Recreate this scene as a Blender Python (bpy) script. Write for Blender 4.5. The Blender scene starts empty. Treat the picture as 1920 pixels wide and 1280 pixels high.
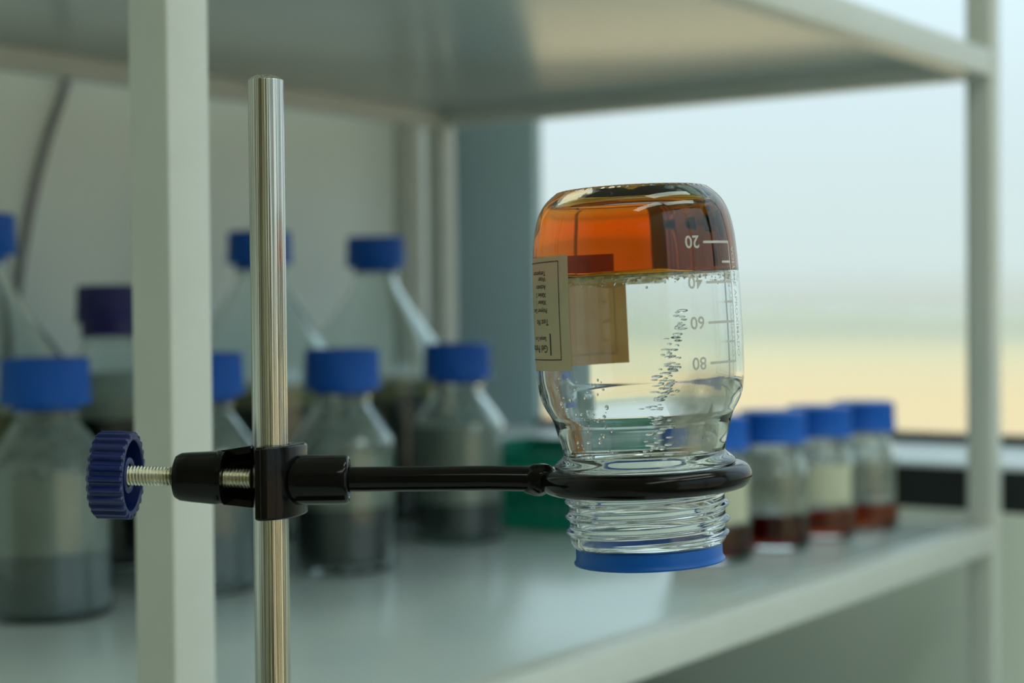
import bpy, bmesh, math, random
from mathutils import Vector, Matrix, Euler

C = bpy.context.scene.collection
PI = math.pi
R = math.radians
random.seed(4)

# ------------------------------------------------------------------ camera
# World: X runs along the rack towards the window, Y to the back wall, Z up (metres, floor at 0).
EYE = Vector((-0.4378, -0.4739, 1.30))
YAW = R(54.4)
RIGHT = Vector((math.cos(YAW), -math.sin(YAW), 0))
FWD = Vector((math.sin(YAW), math.cos(YAW), 0))
PITCH, ROLL = R(1.11), R(0.53)
cd = bpy.data.cameras.new('camera')
cam = bpy.data.objects.new('camera', cd)
C.objects.link(cam)
F = (FWD * math.cos(PITCH) - Vector((0, 0, 1)) * math.sin(PITCH))
U0 = RIGHT.cross(F)
Rr = RIGHT * math.cos(ROLL) - U0 * math.sin(ROLL)
Uu = RIGHT * math.sin(ROLL) + U0 * math.cos(ROLL)
cam.matrix_world = Matrix((
    (Rr.x, Uu.x, -F.x, EYE.x), (Rr.y, Uu.y, -F.y, EYE.y), (Rr.z, Uu.z, -F.z, EYE.z), (0, 0, 0, 1)))
cd.sensor_width = 36
cd.lens = 58.125
cd.clip_start = 0.02
cd.clip_end = 6000
cd.dof.use_dof = True
cd.dof.focus_distance = 0.445
cd.dof.aperture_fstop = 10.5
bpy.context.scene.camera = cam

# ------------------------------------------------------------------ world, sun, lamps, exposure
SC = bpy.context.scene
SC.view_settings.view_transform = 'Standard'
SC.view_settings.look = 'None'
SC.view_settings.exposure = 0.0
SC.view_settings.gamma = 1.0
SC.view_settings.use_curve_mapping = False
try:
    SC.cycles.max_bounces = 24
    SC.cycles.transmission_bounces = 20
    SC.cycles.transparent_max_bounces = 24
    SC.cycles.glossy_bounces = 8
    SC.cycles.diffuse_bounces = 5
    SC.cycles.use_denoising = True
    SC.cycles.sample_clamp_indirect = 6.0
    SC.cycles.blur_glossy = 0.3
except Exception:
    pass

w = bpy.data.worlds.new('sky')
SC.world = w
w.use_nodes = True
nt = w.node_tree
bg = nt.nodes['Background']
tc = nt.nodes.new('ShaderNodeTexCoord')
sx = nt.nodes.new('ShaderNodeSeparateXYZ')
rp = nt.nodes.new('ShaderNodeValToRGB')
nt.links.new(tc.outputs['Generated'], sx.inputs[0])
nt.links.new(sx.outputs['Z'], rp.inputs[0])
nt.links.new(rp.outputs[0], bg.inputs[0])
e = rp.color_ramp.elements
e[0].position = 0.0;   e[0].color = (0.64, 0.70, 0.64, 1)
e[1].position = 1.0;   e[1].color = (1.00, 1.34, 1.62, 1)
k = e.new(0.025); k.color = (0.72, 0.84, 0.84, 1)
k = e.new(0.12); k.color = (0.76, 0.90, 0.96, 1)
k = e.new(0.35); k.color = (0.98, 1.28, 1.46, 1)
bg.inputs[1].default_value = 1.0

sl = bpy.data.lights.new('sun', 'SUN')
sl.energy = 5.0
sl.angle = R(0.6)
sl.color = (1.0, 0.93, 0.80)
so = bpy.data.objects.new('sun', sl)
C.objects.link(so)
so.rotation_euler = Euler((R(-28), R(-30), 0))      # high, from behind the building: no direct sun in the room

pl = bpy.data.lights.new('window_portal', 'AREA')
pl.shape = 'RECTANGLE'; pl.size = 2.5; pl.size_y = 1.2
pl.cycles.is_portal = True
po = bpy.data.objects.new('window_portal', pl)
C.objects.link(po)
po.matrix_world = Matrix(((0, 0, 1, 1.195), (1, 0, 0, -0.7), (0, 1, 0, 1.78), (0, 0, 0, 1)))

pl2 = bpy.data.lights.new('window_portal', 'AREA')  # portal of the added window behind the camera
pl2.shape = 'RECTANGLE'; pl2.size = 1.9; pl2.size_y = 2.2
pl2.cycles.is_portal = True
po2 = bpy.data.objects.new('window_portal', pl2)
C.objects.link(po2)
po2.matrix_world = Matrix(((1, 0, 0, 0.15), (0, 0, -1, -1.87), (0, 1, 0, 1.42), (0, 0, 0, 1)))

FILL_POWER = 5.5
FILL_COLOR = (0.86, 1.0, 0.90)

# ------------------------------------------------------------------ materials
def mat(name, color=(0.8, 0.8, 0.8), rough=0.5, metal=0.0, trans=0.0, ior=1.5, coat=0.0, spec=0.5):
    m = bpy.data.materials.new(name)
    m.use_nodes = True
    b = m.node_tree.nodes['Principled BSDF']
    b.inputs['Base Color'].default_value = (*color, 1)
    b.inputs['Roughness'].default_value = rough
    b.inputs['Metallic'].default_value = metal
    b.inputs['Transmission Weight'].default_value = trans
    b.inputs['IOR'].default_value = ior
    b.inputs['Coat Weight'].default_value = coat
    b.inputs['Specular IOR Level'].default_value = spec
    return m

def N(m, t, **kw):
    n = m.node_tree.nodes.new(t)
    for a, v in kw.items():
        setattr(n, a, v)
    return n

def L(m, a, b):
    m.node_tree.links.new(a, b)

def bsdf(m):
    return m.node_tree.nodes['Principled BSDF']

def vary(m, c1, c2, scale=8.0, detail=4.0, stretch=(1, 1, 1), bump=0.0, dist=0.001, lo=0.3, hi=0.7):
    """noise mottling between two colours, with optional fine relief"""
    t = N(m, 'ShaderNodeTexCoord'); mp = N(m, 'ShaderNodeMapping')
    mp.inputs['Scale'].default_value = stretch
    n = N(m, 'ShaderNodeTexNoise'); n.inputs['Scale'].default_value = scale; n.inputs['Detail'].default_value = detail
    r = N(m, 'ShaderNodeValToRGB')
    r.color_ramp.elements[0].position = lo; r.color_ramp.elements[0].color = (*c1, 1)
    r.color_ramp.elements[1].position = hi; r.color_ramp.elements[1].color = (*c2, 1)
    L(m, t.outputs['Object'], mp.inputs[0]); L(m, mp.outputs[0], n.inputs['Vector'])
    L(m, n.outputs['Fac'], r.inputs[0]); L(m, r.outputs[0], bsdf(m).inputs['Base Color'])
    if bump:
        b = N(m, 'ShaderNodeBump'); b.inputs['Strength'].default_value = bump; b.inputs['Distance'].default_value = dist
        L(m, n.outputs['Fac'], b.inputs['Height']); L(m, b.outputs[0], bsdf(m).inputs['Normal'])
    return m

def glass(name, color=(1, 1, 1), ior=1.5, rough=0.0, absorb=None, density=0.0):
    m = bpy.data.materials.new(name)
    m.use_nodes = True
    t = m.node_tree
    t.nodes.remove(t.nodes['Principled BSDF'])
    g = t.nodes.new('ShaderNodeBsdfGlass')
    g.inputs['Color'].default_value = (*color, 1)
    g.inputs['IOR'].default_value = ior
    g.inputs['Roughness'].default_value = rough
    t.links.new(g.outputs[0], t.nodes['Material Output'].inputs['Surface'])
    if absorb:
        v = t.nodes.new('ShaderNodeVolumeAbsorption')
        v.inputs['Color'].default_value = (*absorb, 1)
        v.inputs['Density'].default_value = density
        t.links.new(v.outputs[0], t.nodes['Material Output'].inputs['Volume'])
    return m

def iface(src, ior):
    """same liquid where it touches the glass: relative index"""
    m = src.copy(); m.name = src.name + '_on_glass'
    [n for n in m.node_tree.nodes if n.type == 'BSDF_GLASS'][0].inputs['IOR'].default_value = ior
    return m

def film(name, color, weight, rough=0.3, noise=None):
    """thin film: partly clear, partly scattering the light through it"""
    m = bpy.data.materials.new(name)
    m.use_nodes = True
    t = m.node_tree
    t.nodes.remove(t.nodes['Principled BSDF'])
    tr = t.nodes.new('ShaderNodeBsdfTransparent')
    tl = t.nodes.new('ShaderNodeBsdfTranslucent'); tl.inputs[0].default_value = (*color, 1)
    df = t.nodes.new('ShaderNodeBsdfDiffuse'); df.inputs[0].default_value = (*color, 1)
    a = t.nodes.new('ShaderNodeMixShader'); a.inputs[0].default_value = 0.5
    t.links.new(tl.outputs[0], a.inputs[1]); t.links.new(df.outputs[0], a.inputs[2])
    b = t.nodes.new('ShaderNodeMixShader'); b.inputs[0].default_value = weight
    t.links.new(tr.outputs[0], b.inputs[1]); t.links.new(a.outputs[0], b.inputs[2])
    if noise:
        tc_ = t.nodes.new('ShaderNodeTexCoord')
        n = t.nodes.new('ShaderNodeTexNoise'); n.inputs['Scale'].default_value = noise
        mr = t.nodes.new('ShaderNodeMapRange')
        mr.inputs['From Min'].default_value = 0.35; mr.inputs['From Max'].default_value = 0.65
        mr.inputs['To Min'].default_value = weight * 0.3; mr.inputs['To Max'].default_value = weight
        t.links.new(tc_.outputs['Object'], n.inputs['Vector'])
        t.links.new(n.outputs['Fac'], mr.inputs['Value']); t.links.new(mr.outputs[0], b.inputs[0])
    t.links.new(b.outputs[0], t.nodes['Material Output'].inputs['Surface'])
    return m

M = {}
M['rack'] = vary(mat('rack_paint', rough=0.38), (0.60, 0.62, 0.58), (0.63, 0.65, 0.61), 30)
M['board'] = vary(mat('shelf_laminate', rough=0.21, spec=0.6), (0.49, 0.56, 0.55), (0.52, 0.59, 0.58), 12)
M['wall'] = vary(mat('wall_paint', rough=0.85), (0.89, 0.96, 0.95), (0.91, 0.975, 0.965), 6)
M['wall_warm'] = vary(mat('wall_warm_paint', rough=0.9), (0.70, 0.65, 0.47), (0.74, 0.69, 0.51), 6)
M['pier'] = vary(mat('pier_paint', rough=0.7), (0.50, 0.68, 0.72), (0.53, 0.71, 0.76), 9)
M['ceiling'] = vary(mat('ceiling_paint', rough=0.9), (0.78, 0.80, 0.74), (0.82, 0.84, 0.78), 5)
M['floor'] = vary(mat('floor_vinyl', rough=0.4), (0.30, 0.31, 0.27), (0.36, 0.37, 0.32), 4)
M['bench'] = vary(mat('bench_laminate', rough=0.35), (0.68, 0.74, 0.68), (0.72, 0.78, 0.72), 20)
M['sill'] = vary(mat('sill_white', rough=0.35), (0.74, 0.80, 0.84), (0.78, 0.84, 0.88), 20)
M['gasket'] = vary(mat('black_gasket', rough=0.6), (0.008, 0.009, 0.009), (0.014, 0.015, 0.015), 40)
M['panel_dark'] = vary(mat('dark_spandrel', rough=0.5), (0.012, 0.016, 0.015), (0.02, 0.024, 0.023), 10)
M['lowwall'] = vary(mat('low_wall_paint', rough=0.8), (0.84, 0.88, 0.80), (0.87, 0.91, 0.83), 8)
M['glass'] = glass('clear_glass', (0.985, 0.995, 0.99), 1.5)
M['glass_bg'] = glass('reagent_glass', (0.96, 0.985, 0.98), 1.48)
M['gel'] = glass('amber_gel', (1, 1, 1), 1.36, 0.02, (0.94, 0.725, 0.03), 190)
M['amber'] = glass('amber_liquid', (1, 1, 1), 1.34, 0.0, (0.90, 0.62, 0.02), 200)
M['amber_dark'] = glass('dark_amber_liquid', (1, 1, 1), 1.34, 0.0, (0.82, 0.46, 0.02), 250)
M['gel_if'] = iface(M['gel'], 1.36 / 1.5)
M['amber_if'] = iface(M['amber'], 1.34 / 1.48)
M['amber_dark_if'] = iface(M['amber_dark'], 1.34 / 1.48)
M['residue'] = film('milky_residue', (0.74, 0.80, 0.76), 0.50, noise=60)
M['haze_film'] = film('beige_residue', (0.96, 0.94, 0.82), 0.45, noise=80)
M['water'] = glass('water', (1, 1, 1), 1.33)
M['blue_cap'] = vary(mat('blue_cap_plastic', rough=0.42, spec=0.3), (0.001, 0.090, 0.46), (0.002, 0.110, 0.53), 25)
M['purple_cap'] = vary(mat('violet_cap_plastic', rough=0.45), (0.010, 0.007, 0.12), (0.014, 0.009, 0.15), 25)
M['blue_ring'] = vary(mat('blue_ring_plastic', rough=0.35, spec=0.3), (0.002, 0.10, 0.46), (0.004, 0.12, 0.52), 60)
M['knob'] = vary(mat('knob_plastic', rough=0.34), (0.003, 0.012, 0.095), (0.005, 0.017, 0.12), 80, bump=0.05, dist=0.0003)
M['enamel'] = vary(mat('black_enamel', rough=0.14, spec=0.2), (0.003, 0.0028, 0.0028), (0.005, 0.0045, 0.0045), 60, bump=0.10, dist=0.0004)
M['zinc'] = mat('zinc_thread', (0.62, 0.58, 0.44), 0.3, 1.0)
vary(M['zinc'], (0.52, 0.50, 0.40), (0.72, 0.68, 0.54), 300)
M['green'] = vary(mat('green_plastic', rough=0.4), (0.002, 0.26, 0.16), (0.003, 0.30, 0.19), 30)
M['cable'] = vary(mat('cable_sheath', rough=0.6), (0.24, 0.24, 0.26), (0.30, 0.29, 0.32), 30)
M['ink'] = vary(mat('label_ink', rough=0.7), (0.02, 0.02, 0.018), (0.03, 0.03, 0.028), 200)
M['scale_ink'] = vary(mat('scale_enamel', rough=0.6), (0.50, 0.48, 0.44), (0.58, 0.56, 0.52), 200)
M['paper'] = vary(mat('label_paper', rough=0.75), (0.56, 0.57, 0.42), (0.60, 0.61, 0.46), 120)
M['slurry'] = vary(mat('grey_slurry', rough=0.5), (0.030, 0.040, 0.042), (0.055, 0.068, 0.070), 25)
M['slurry_mid'] = vary(mat('mid_grey_slurry', rough=0.5), (0.10, 0.13, 0.135), (0.14, 0.175, 0.18), 25)
M['black_liquid'] = vary(mat('black_liquid', rough=0.3), (0.006, 0.008, 0.008), (0.012, 0.014, 0.014), 25)
M['cloud'] = vary(mat('cloudy_liquid', rough=0.45), (0.20, 0.235, 0.21), (0.32, 0.36, 0.32), 45, stretch=(1, 1, 0.5))
M['olive'] = vary(mat('olive_oil_layer', rough=0.4), (0.16, 0.17, 0.06), (0.22, 0.23, 0.09), 30)
M['pale_oil'] = vary(mat('pale_layer', rough=0.4), (0.36, 0.42, 0.38), (0.44, 0.50, 0.46), 30)

# brushed steel rod: fine lengthwise grain
m = mat('brushed_steel', (0.60, 0.59, 0.54), 0.16, 1.0)
M['steel'] = m
t_ = N(m, 'ShaderNodeTexCoord'); mp_ = N(m, 'ShaderNodeMapping'); mp_.inputs['Scale'].default_value = (1, 1, 0.004)
n_ = N(m, 'ShaderNodeTexNoise'); n_.inputs['Scale'].default_value = 2400; n_.inputs['Detail'].default_value = 3
r_ = N(m, 'ShaderNodeValToRGB')
r_.color_ramp.elements[0].position = 0.40; r_.color_ramp.elements[0].color = (0.30, 0.29, 0.25, 1)
r_.color_ramp.elements[1].position = 0.60; r_.color_ramp.elements[1].color = (0.78, 0.77, 0.72, 1)
b_ = N(m, 'ShaderNodeBump'); b_.inputs['Strength'].default_value = 0.5; b_.inputs['Distance'].default_value = 0.0004
L(m, t_.outputs['Object'], mp_.inputs[0]); L(m, mp_.outputs[0], n_.inputs['Vector'])
L(m, n_.outputs['Fac'], r_.inputs[0]); L(m, r_.outputs[0], bsdf(m).inputs['Base Color'])
L(m, n_.outputs['Fac'], b_.inputs['Height']); L(m, b_.outputs[0], bsdf(m).inputs['Normal'])

# window pane: clear sheet with its surface reflection
m = bpy.data.materials.new('window_glass'); m.use_nodes = True; M['pane'] = m
m.node_tree.nodes.remove(m.node_tree.nodes['Principled BSDF'])
tr = N(m, 'ShaderNodeBsdfTransparent'); gl = N(m, 'ShaderNodeBsdfGlossy'); fr = N(m, 'ShaderNodeFresnel'); mx = N(m, 'ShaderNodeMixShader')
tr.inputs[0].default_value = (0.97, 0.99, 0.98, 1)
gl.inputs['Roughness'].default_value = 0.0; fr.inputs[0].default_value = 1.3
L(m, fr.outputs[0], mx.inputs[0]); L(m, tr.outputs[0], mx.inputs[1]); L(m, gl.outputs[0], mx.inputs[2])
L(m, mx.outputs[0], m.node_tree.nodes['Material Output'].inputs['Surface'])

# label paper: printed white outside, tan glue side inside, lets daylight through
m = bpy.data.materials.new('label_sheet'); m.use_nodes = True; M['sheet'] = m
m.node_tree.nodes.remove(m.node_tree.nodes['Principled BSDF'])
tl = N(m, 'ShaderNodeBsdfTranslucent'); df = N(m, 'ShaderNodeBsdfDiffuse'); mx = N(m, 'ShaderNodeMixShader'); mx.inputs[0].default_value = 0.42
tcg = N(m, 'ShaderNodeTexCoord'); nn = N(m, 'ShaderNodeTexNoise'); nn.inputs['Scale'].default_value = 130
geo = N(m, 'ShaderNodeNewGeometry'); mc = N(m, 'ShaderNodeMix', data_type='RGBA')
rr = N(m, 'ShaderNodeValToRGB')
rr.color_ramp.elements[0].position = 0.3; rr.color_ramp.elements[0].color = (0.80, 0.34, 0.07, 1)
rr.color_ramp.elements[1].position = 0.75; rr.color_ramp.elements[1].color = (0.92, 0.50, 0.15, 1)
L(m, tcg.outputs['Object'], nn.inputs['Vector']); L(m, nn.outputs['Fac'], rr.inputs[0])
L(m, geo.outputs['Backfacing'], mc.inputs[0]); mc.inputs[6].default_value = (.62, .64, .50, 1); L(m, rr.outputs[0], mc.inputs[7])
mc.inputs[7].default_value = (.46, .25, .09, 1)
m.node_tree.links.remove(mc.inputs[7].links[0])
L(m, mc.outputs[2], df.inputs[0]); L(m, rr.outputs[0], tl.inputs[0])
L(m, df.outputs[0], mx.inputs[1]); L(m, tl.outputs[0], mx.inputs[2])
L(m, mx.outputs[0], m.node_tree.nodes['Material Output'].inputs['Surface'])

M['smear'] = film('amber_smear', (0.95, 0.45, 0.10), 0.55, noise=220)
M['fog'] = film('condensation_fog', (0.82, 0.84, 0.76), 0.60)
m = M['fog']; t = m.node_tree
mixb = [n for n in t.nodes if n.type == 'MIX_SHADER' and n.outputs[0].links[0].to_node.type == 'OUTPUT_MATERIAL'][0]
tcf = N(m, 'ShaderNodeTexCoord'); sf = N(m, 'ShaderNodeSeparateXYZ'); L(m, tcf.outputs['Generated'], sf.inputs[0])
nf = N(m, 'ShaderNodeTexNoise'); nf.inputs['Scale'].default_value = 140; L(m, tcf.outputs['Object'], nf.inputs['Vector'])
def ramp_(src, a, b):
    r = N(m, 'ShaderNodeMapRange'); r.interpolation_type = 'SMOOTHSTEP'
    r.inputs['From Min'].default_value = a; r.inputs['From Max'].default_value = b
    L(m, src, r.inputs['Value']); return r.outputs[0]
def mul_(a, b):
    q_ = N(m, 'ShaderNodeMath', operation='MULTIPLY'); L(m, a, q_.inputs[0])
    if isinstance(b, float): q_.inputs[1].default_value = b
    else: L(m, b, q_.inputs[1])
    return q_.outputs[0]
L(m, mul_(mul_(mul_(ramp_(sf.outputs['Z'], 0.0, .45), ramp_(sf.outputs['X'], 1.0, .55)), ramp_(nf.outputs['Fac'], .1, .6)), .62), mixb.inputs[0])

# desert outside: sand nearby, horizon haze put into the colour as grey-green far out
m = mat('hazy_desert_sand', rough=0.95, spec=0.1); M['sand'] = m
t_ = N(m, 'ShaderNodeTexCoord'); s_ = N(m, 'ShaderNodeSeparateXYZ'); L(m, t_.outputs['Object'], s_.inputs[0])
n1 = N(m, 'ShaderNodeTexNoise'); n1.inputs['Scale'].default_value = 0.006; n1.inputs['Detail'].default_value = 5
L(m, t_.outputs['Object'], n1.inputs['Vector'])
ad = N(m, 'ShaderNodeMath', operation='MULTIPLY_ADD'); ad.inputs[1].default_value = 160.0
L(m, n1.outputs['Fac'], ad.inputs[0]); L(m, s_.outputs['X'], ad.inputs[2])
mr = N(m, 'ShaderNodeMapRange'); mr.inputs['From Min'].default_value = 260; mr.inputs['From Max'].default_value = 640
L(m, ad.outputs[0], mr.inputs['Value'])
rm = N(m, 'ShaderNodeValToRGB')
rm.color_ramp.elements[0].position = 0.0; rm.color_ramp.elements[0].color = (0.44, 0.335, 0.20, 1)
rm.color_ramp.elements[1].position = 1.0; rm.color_ramp.elements[1].color = (0.27, 0.275, 0.215, 1)
q = rm.color_ramp.elements.new(0.35); q.color = (0.38, 0.335, 0.22, 1)
L(m, mr.outputs[0], rm.inputs[0]); L(m, rm.outputs[0], bsdf(m).inputs['Base Color'])
M['ridge'] = vary(mat('far_ridge', rough=0.95, spec=0.1), (0.26, 0.28, 0.24), (0.30, 0.32, 0.28), 0.01)

# ------------------------------------------------------------------ mesh helpers
def link(name, verts, faces, m, parent=None, smooth=True, angle=35, loc=None, rot=None):
    me = bpy.data.meshes.new(name)
    me.from_pydata([tuple(v) for v in verts], [], faces)
    me.update()
    bm = bmesh.new(); bm.from_mesh(me)
    bmesh.ops.recalc_face_normals(bm, faces=bm.faces)
    bm.to_mesh(me); bm.free()
    if smooth:
        me.polygons.foreach_set('use_smooth', [True] * len(me.polygons))
        me.set_sharp_from_angle(angle=R(angle))
    me.materials.append(m)
    o = bpy.data.objects.new(name, me)
    C.objects.link(o)
    if parent: o.parent = parent
    if loc is not None: o.location = loc
    if rot is not None: o.rotation_euler = rot
    return o

def empty(name, loc=(0, 0, 0), rot=(0, 0, 0)):
    o = bpy.data.objects.new(name, None)
    o.empty_display_size = 0.02
    C.objects.link(o)
    o.location = loc; o.rotation_euler = rot
    return o

def tag(o, label=None, cat=None, group=None, kind=None):
    if label: o['label'] = label
    if cat: o['category'] = cat
    if group: o['group'] = group
    if kind: o['kind'] = kind
    return o

def box_data(lo, hi, bev=0.0):
    bm = bmesh.new()
    bmesh.ops.create_cube(bm, size=1.0)
    for v in bm.verts:
        v.co = Vector([lo[i] + (v.co[i] + 0.5) * (hi[i] - lo[i]) for i in range(3)])
    if bev:
        bmesh.ops.bevel(bm, geom=list(bm.edges), offset=bev, segments=3, profile=0.5, affect='EDGES')
    vs = [v.co.copy() for v in bm.verts]
    for i, v in enumerate(bm.verts): v.index = i
    fs = [[v.index for v in f.verts] for f in bm.faces]
    bm.free()
    return vs, fs

def box(name, lo, hi, m, parent=None, bev=0.0, kind=None):
    vs, fs = box_data(lo, hi, bev)
    o = link(name, vs, fs, m, parent, smooth=bool(bev))
    if kind: o['kind'] = kind
    return o

def join(parts):
    V, Fc = [], []
    for vs, fs in parts:
        k = len(V); V += list(vs); Fc += [[i + k for i in f] for f in fs]
    return V, Fc

def lathe_data(prof, segs=64, rmod=None, closed=False):
    """prof: (r, z) from bottom axis outward; r==0 ends become poles"""
    vs, fs, rows = [], [], []
    for i, (r, z) in enumerate(prof):
        if r < 1e-7:
            rows.append([len(vs)]); vs.append(Vector((0, 0, z)))
        else:
            row = []
            for k in range(segs):
                a = 2 * PI * k / segs
                rr_ = r if rmod is None else rmod(r, z, a, i)
                row.append(len(vs)); vs.append(Vector((rr_ * math.cos(a), rr_ * math.sin(a), z)))
            rows.append(row)
    n = len(rows)
    for i in range(n if closed else n - 1):
        A, B = rows[i], rows[(i + 1) % n]
        for k in range(segs):
            k2 = (k + 1) % segs
            if len(A) == 1 and len(B) == 1: break
            if len(A) == 1: fs.append([A[0], B[k], B[k2]])
            elif len(B) == 1: fs.append([A[k], B[0], A[k2]])
            else: fs.append([A[k], B[k], B[k2], A[k2]])
    return vs, fs

def chaikin(p, n=2):
    for _ in range(n):
        q = [p[0]]
        for a, b in zip(p[:-1], p[1:]):
            q.append((a[0] * .75 + b[0] * .25, a[1] * .75 + b[1] * .25))
            q.append((a[0] * .25 + b[0] * .75, a[1] * .25 + b[1] * .75))
        q.append(p[-1]); p = q
    return p

def tube_data(path, rad, segs=16, caps=True):
    vs, fs = [], []
    pts = [Vector(p) for p in path]
    prev = None
    for i, p in enumerate(pts):
        d = (pts[min(i + 1, len(pts) - 1)] - pts[max(i - 1, 0)]).normalized()
        if prev is None:
            u = d.orthogonal().normalized()
        else:
            u = (prev - d * prev.dot(d)).normalized()
        prev = u
        v = d.cross(u)
        rr_ = rad if not callable(rad) else rad(i / (len(pts) - 1))
        for k in range(segs):
            a = 2 * PI * k / segs
            vs.append(p + (u * math.cos(a) + v * math.sin(a)) * rr_)
    for i in range(len(pts) - 1):
        for k in range(segs):
            k2 = (k + 1) % segs
            fs.append([i * segs + k, i * segs + k2, (i + 1) * segs + k2, (i + 1) * segs + k])
    if caps:
        fs.append(list(range(segs))[::-1]); fs.append([(len(pts) - 1) * segs + k for k in range(segs)])
    return vs, fs

def xf(data, mtx):
    return [mtx @ Vector(v) for v in data[0]], data[1]

AXX = Matrix.Rotation(R(90), 4, 'Y')       # turns a lathe (axis z) onto +x

def text_data(body, size, align='LEFT', bold=0.0):
    cu = bpy.data.curves.new('t', 'FONT')
    cu.body = body; cu.size = size; cu.offset = bold; cu.align_x = align; cu.resolution_u = 3
    o = bpy.data.objects.new('t', cu); C.objects.link(o)
    dg = bpy.context.evaluated_depsgraph_get()
    me = o.evaluated_get(dg).to_mesh()
    vs = [v.co.copy() for v in me.vertices]; fs = [list(p.vertices) for p in me.polygons]
    o.evaluated_get(dg).to_mesh_clear()
    bpy.data.objects.remove(o); bpy.data.curves.remove(cu)
    return vs, fs

def spot(px, depth):
    """floor position (x, y) seen at picture column px (of 1920) at this distance ahead"""
    p = EYE + FWD * depth + RIGHT * ((px - 960) / 3100 * depth)
    return p.x, p.y

# ------------------------------------------------------------------ the room
SH = 1.116          # top of the lower shelf
U = 1.489           # underside of the upper frame
LEN, DEP, S = 0.9296, 0.597, 0.022
WX0, WX1, WY0, WY1, H = -3.2, 1.20, -1.9, 0.625, 2.7
PY0, PY1 = 0.656, 1.75      # dark pier beside the window; the room runs on behind the partition
WXP = 0.970

def struct(name, lo, hi, m, parent=None):
    return box(name, lo, hi, m, parent, kind='structure')

struct('floor', (WX0 - .1, WY0 - .1, -0.1), (WX1 + .25, PY1 + .1, 0), M['floor'])
struct('ceiling', (WX0 - .1, WY0 - .1, H), (WX1 + .3, PY1 + .1, H + .12), M['ceiling'])
struct('wall_back', (WX0 - .1, WY1, 0), (WXP, WY1 + .08, H), M['wall'])
struct('wall_far', (WX0 - .1, PY1, 0), (WX1 + .2, PY1 + .1, H), M['wall'])
struct('wall_left', (WX0 - .1, WY0, 0), (WX0, PY1, H), M['wall_warm'])
wf = empty('wall_front'); tag(wf, kind='structure')
struct('low_wall', (WX0 - .1, WY0 - .1, 0), (WX1 + .2, WY0, .30), M['wall_warm'], wf)
struct('upper_wall', (WX0 - .1, WY0 - .1, 2.55), (WX1 + .2, WY0, H), M['wall_warm'], wf)
struct('pier', (WX0 - .1, WY0 - .1, .30), (-.80, WY0, 2.55), M['wall_warm'], wf)
w2 = empty('fill_window'); tag(w2, kind='structure')  # unseen window behind the camera, added to let in cool fill light
for a_, b_ in ((-.80, .17), (.23, 1.2)):
    struct('pane', (a_, WY0 - .05, .32), (b_, WY0 - .044, 2.53), M['pane'], w2)
struct('mullion', (.17, WY0 - .07, .32), (.23, WY0, 2.53), M['sill'], w2)
struct('window_frame', (-.80, WY0 - .09, .30), (1.2, WY0 + .02, .32), M['sill'], w2)
struct('window_frame', (-.80, WY0 - .07, 2.53), (1.2, WY0, 2.55), M['sill'], w2)
wr = empty('wall_right'); tag(wr, kind='structure')
ZS = 1.1597
struct('low_wall', (0.978, WY0, 0), (1.32, PY1, 1.118), M['lowwall'], wr)
struct('upper_wall', (WX1, WY0, 2.42), (1.32, PY1, H), M['lowwall'], wr)
tag(struct('pier', (1.19, PY0, ZS), (1.204, PY1, 2.42), M['pier'], wr), 'blue grey pier beside the window')
struct('far_pier', (WX1, WY0, ZS), (1.32, -1.82, 2.42), M['pier'], wr)
tag(struct('spandrel_panel', (0.985, WY0, 1.118), (1.32, PY1, ZS - .004), M['panel_dark'], wr), 'black band under the white sill')
win = empty('window_1'); tag(win, kind='structure')
struct('sill', (0.983, WY0, ZS - .004), (1.24, PY1, ZS), M['sill'], win)
struct('gasket', (1.188, -1.82, ZS), (1.212, PY0, ZS + .009), M['gasket'], win)
struct('window_frame', (1.18, -1.82, 2.38), (1.24, PY0, 2.42), M['sill'], win)
for lo_, hi_ in ((-0.62, PY0), (-1.82, -0.66)):
    struct('pane', (1.200, lo_, ZS + .001), (1.206, hi_, 2.39), M['pane'], win)
struct('mullion', (1.18, -.66, ZS + .005), (1.24, -.62, 2.38), M['sill'], win)

# white cable duct standing on the partition wall
d = box('trim_1', (0.889, 0.609, 0.93), (0.917, WY1, H), M['rack'], bev=0.002)
d['kind'] = 'structure'

# unseen ceiling panels, added to fill the room with light
for i, (x, y) in enumerate(((-0.9, -1.2), (0.3, -1.4), (0.35, -0.7))):
    t = empty('fill_light_panel', (x, y, H))
    tag(t, ['added unseen fill light panel nearest the back wall', 'added unseen fill light panel in the far room corner',
            'added unseen fill light panel nearest the window'][i], 'light', 'added fill lights')
    box('frame', (-.62, -.17, -.03), (.62, .17, 0), M['sill'], t, bev=.004)
    ld = bpy.data.lights.new('fill_lamp', 'AREA'); ld.shape = 'RECTANGLE'; ld.size = 1.15; ld.size_y = .28
    ld.energy = FILL_POWER; ld.color = FILL_COLOR
    lo_ = bpy.data.objects.new('fill_lamp', ld); C.objects.link(lo_); lo_.parent = t; lo_.location = (0, 0, -.04)

# ------------------------------------------------------------------ outside
g = []
X0 = -2600.0
gv, gf = [], []
nx, ny = 26, 24
for i in range(nx):
    u_ = -1 + 2 * i / (nx - 1); x = 20 + 5200 * abs(u_) ** 2.2 * (1 if u_ > 0 else -1)
    for j in range(ny):
        y = (-1 + 2 * j / (ny - 1)) * (300 + abs(x) * 1.6)
        gv.append((x, y, -9.0 + (random.random() - .5) * 0.12 * min(1, abs(x) / 200)))
for i in range(nx - 1):
    for j in range(ny - 1):
        gf.append([i * ny + j, (i + 1) * ny + j, (i + 1) * ny + j + 1, i * ny + j + 1])
o = link('ground', gv, gf, M['sand']); tag(o, kind='structure')
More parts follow.
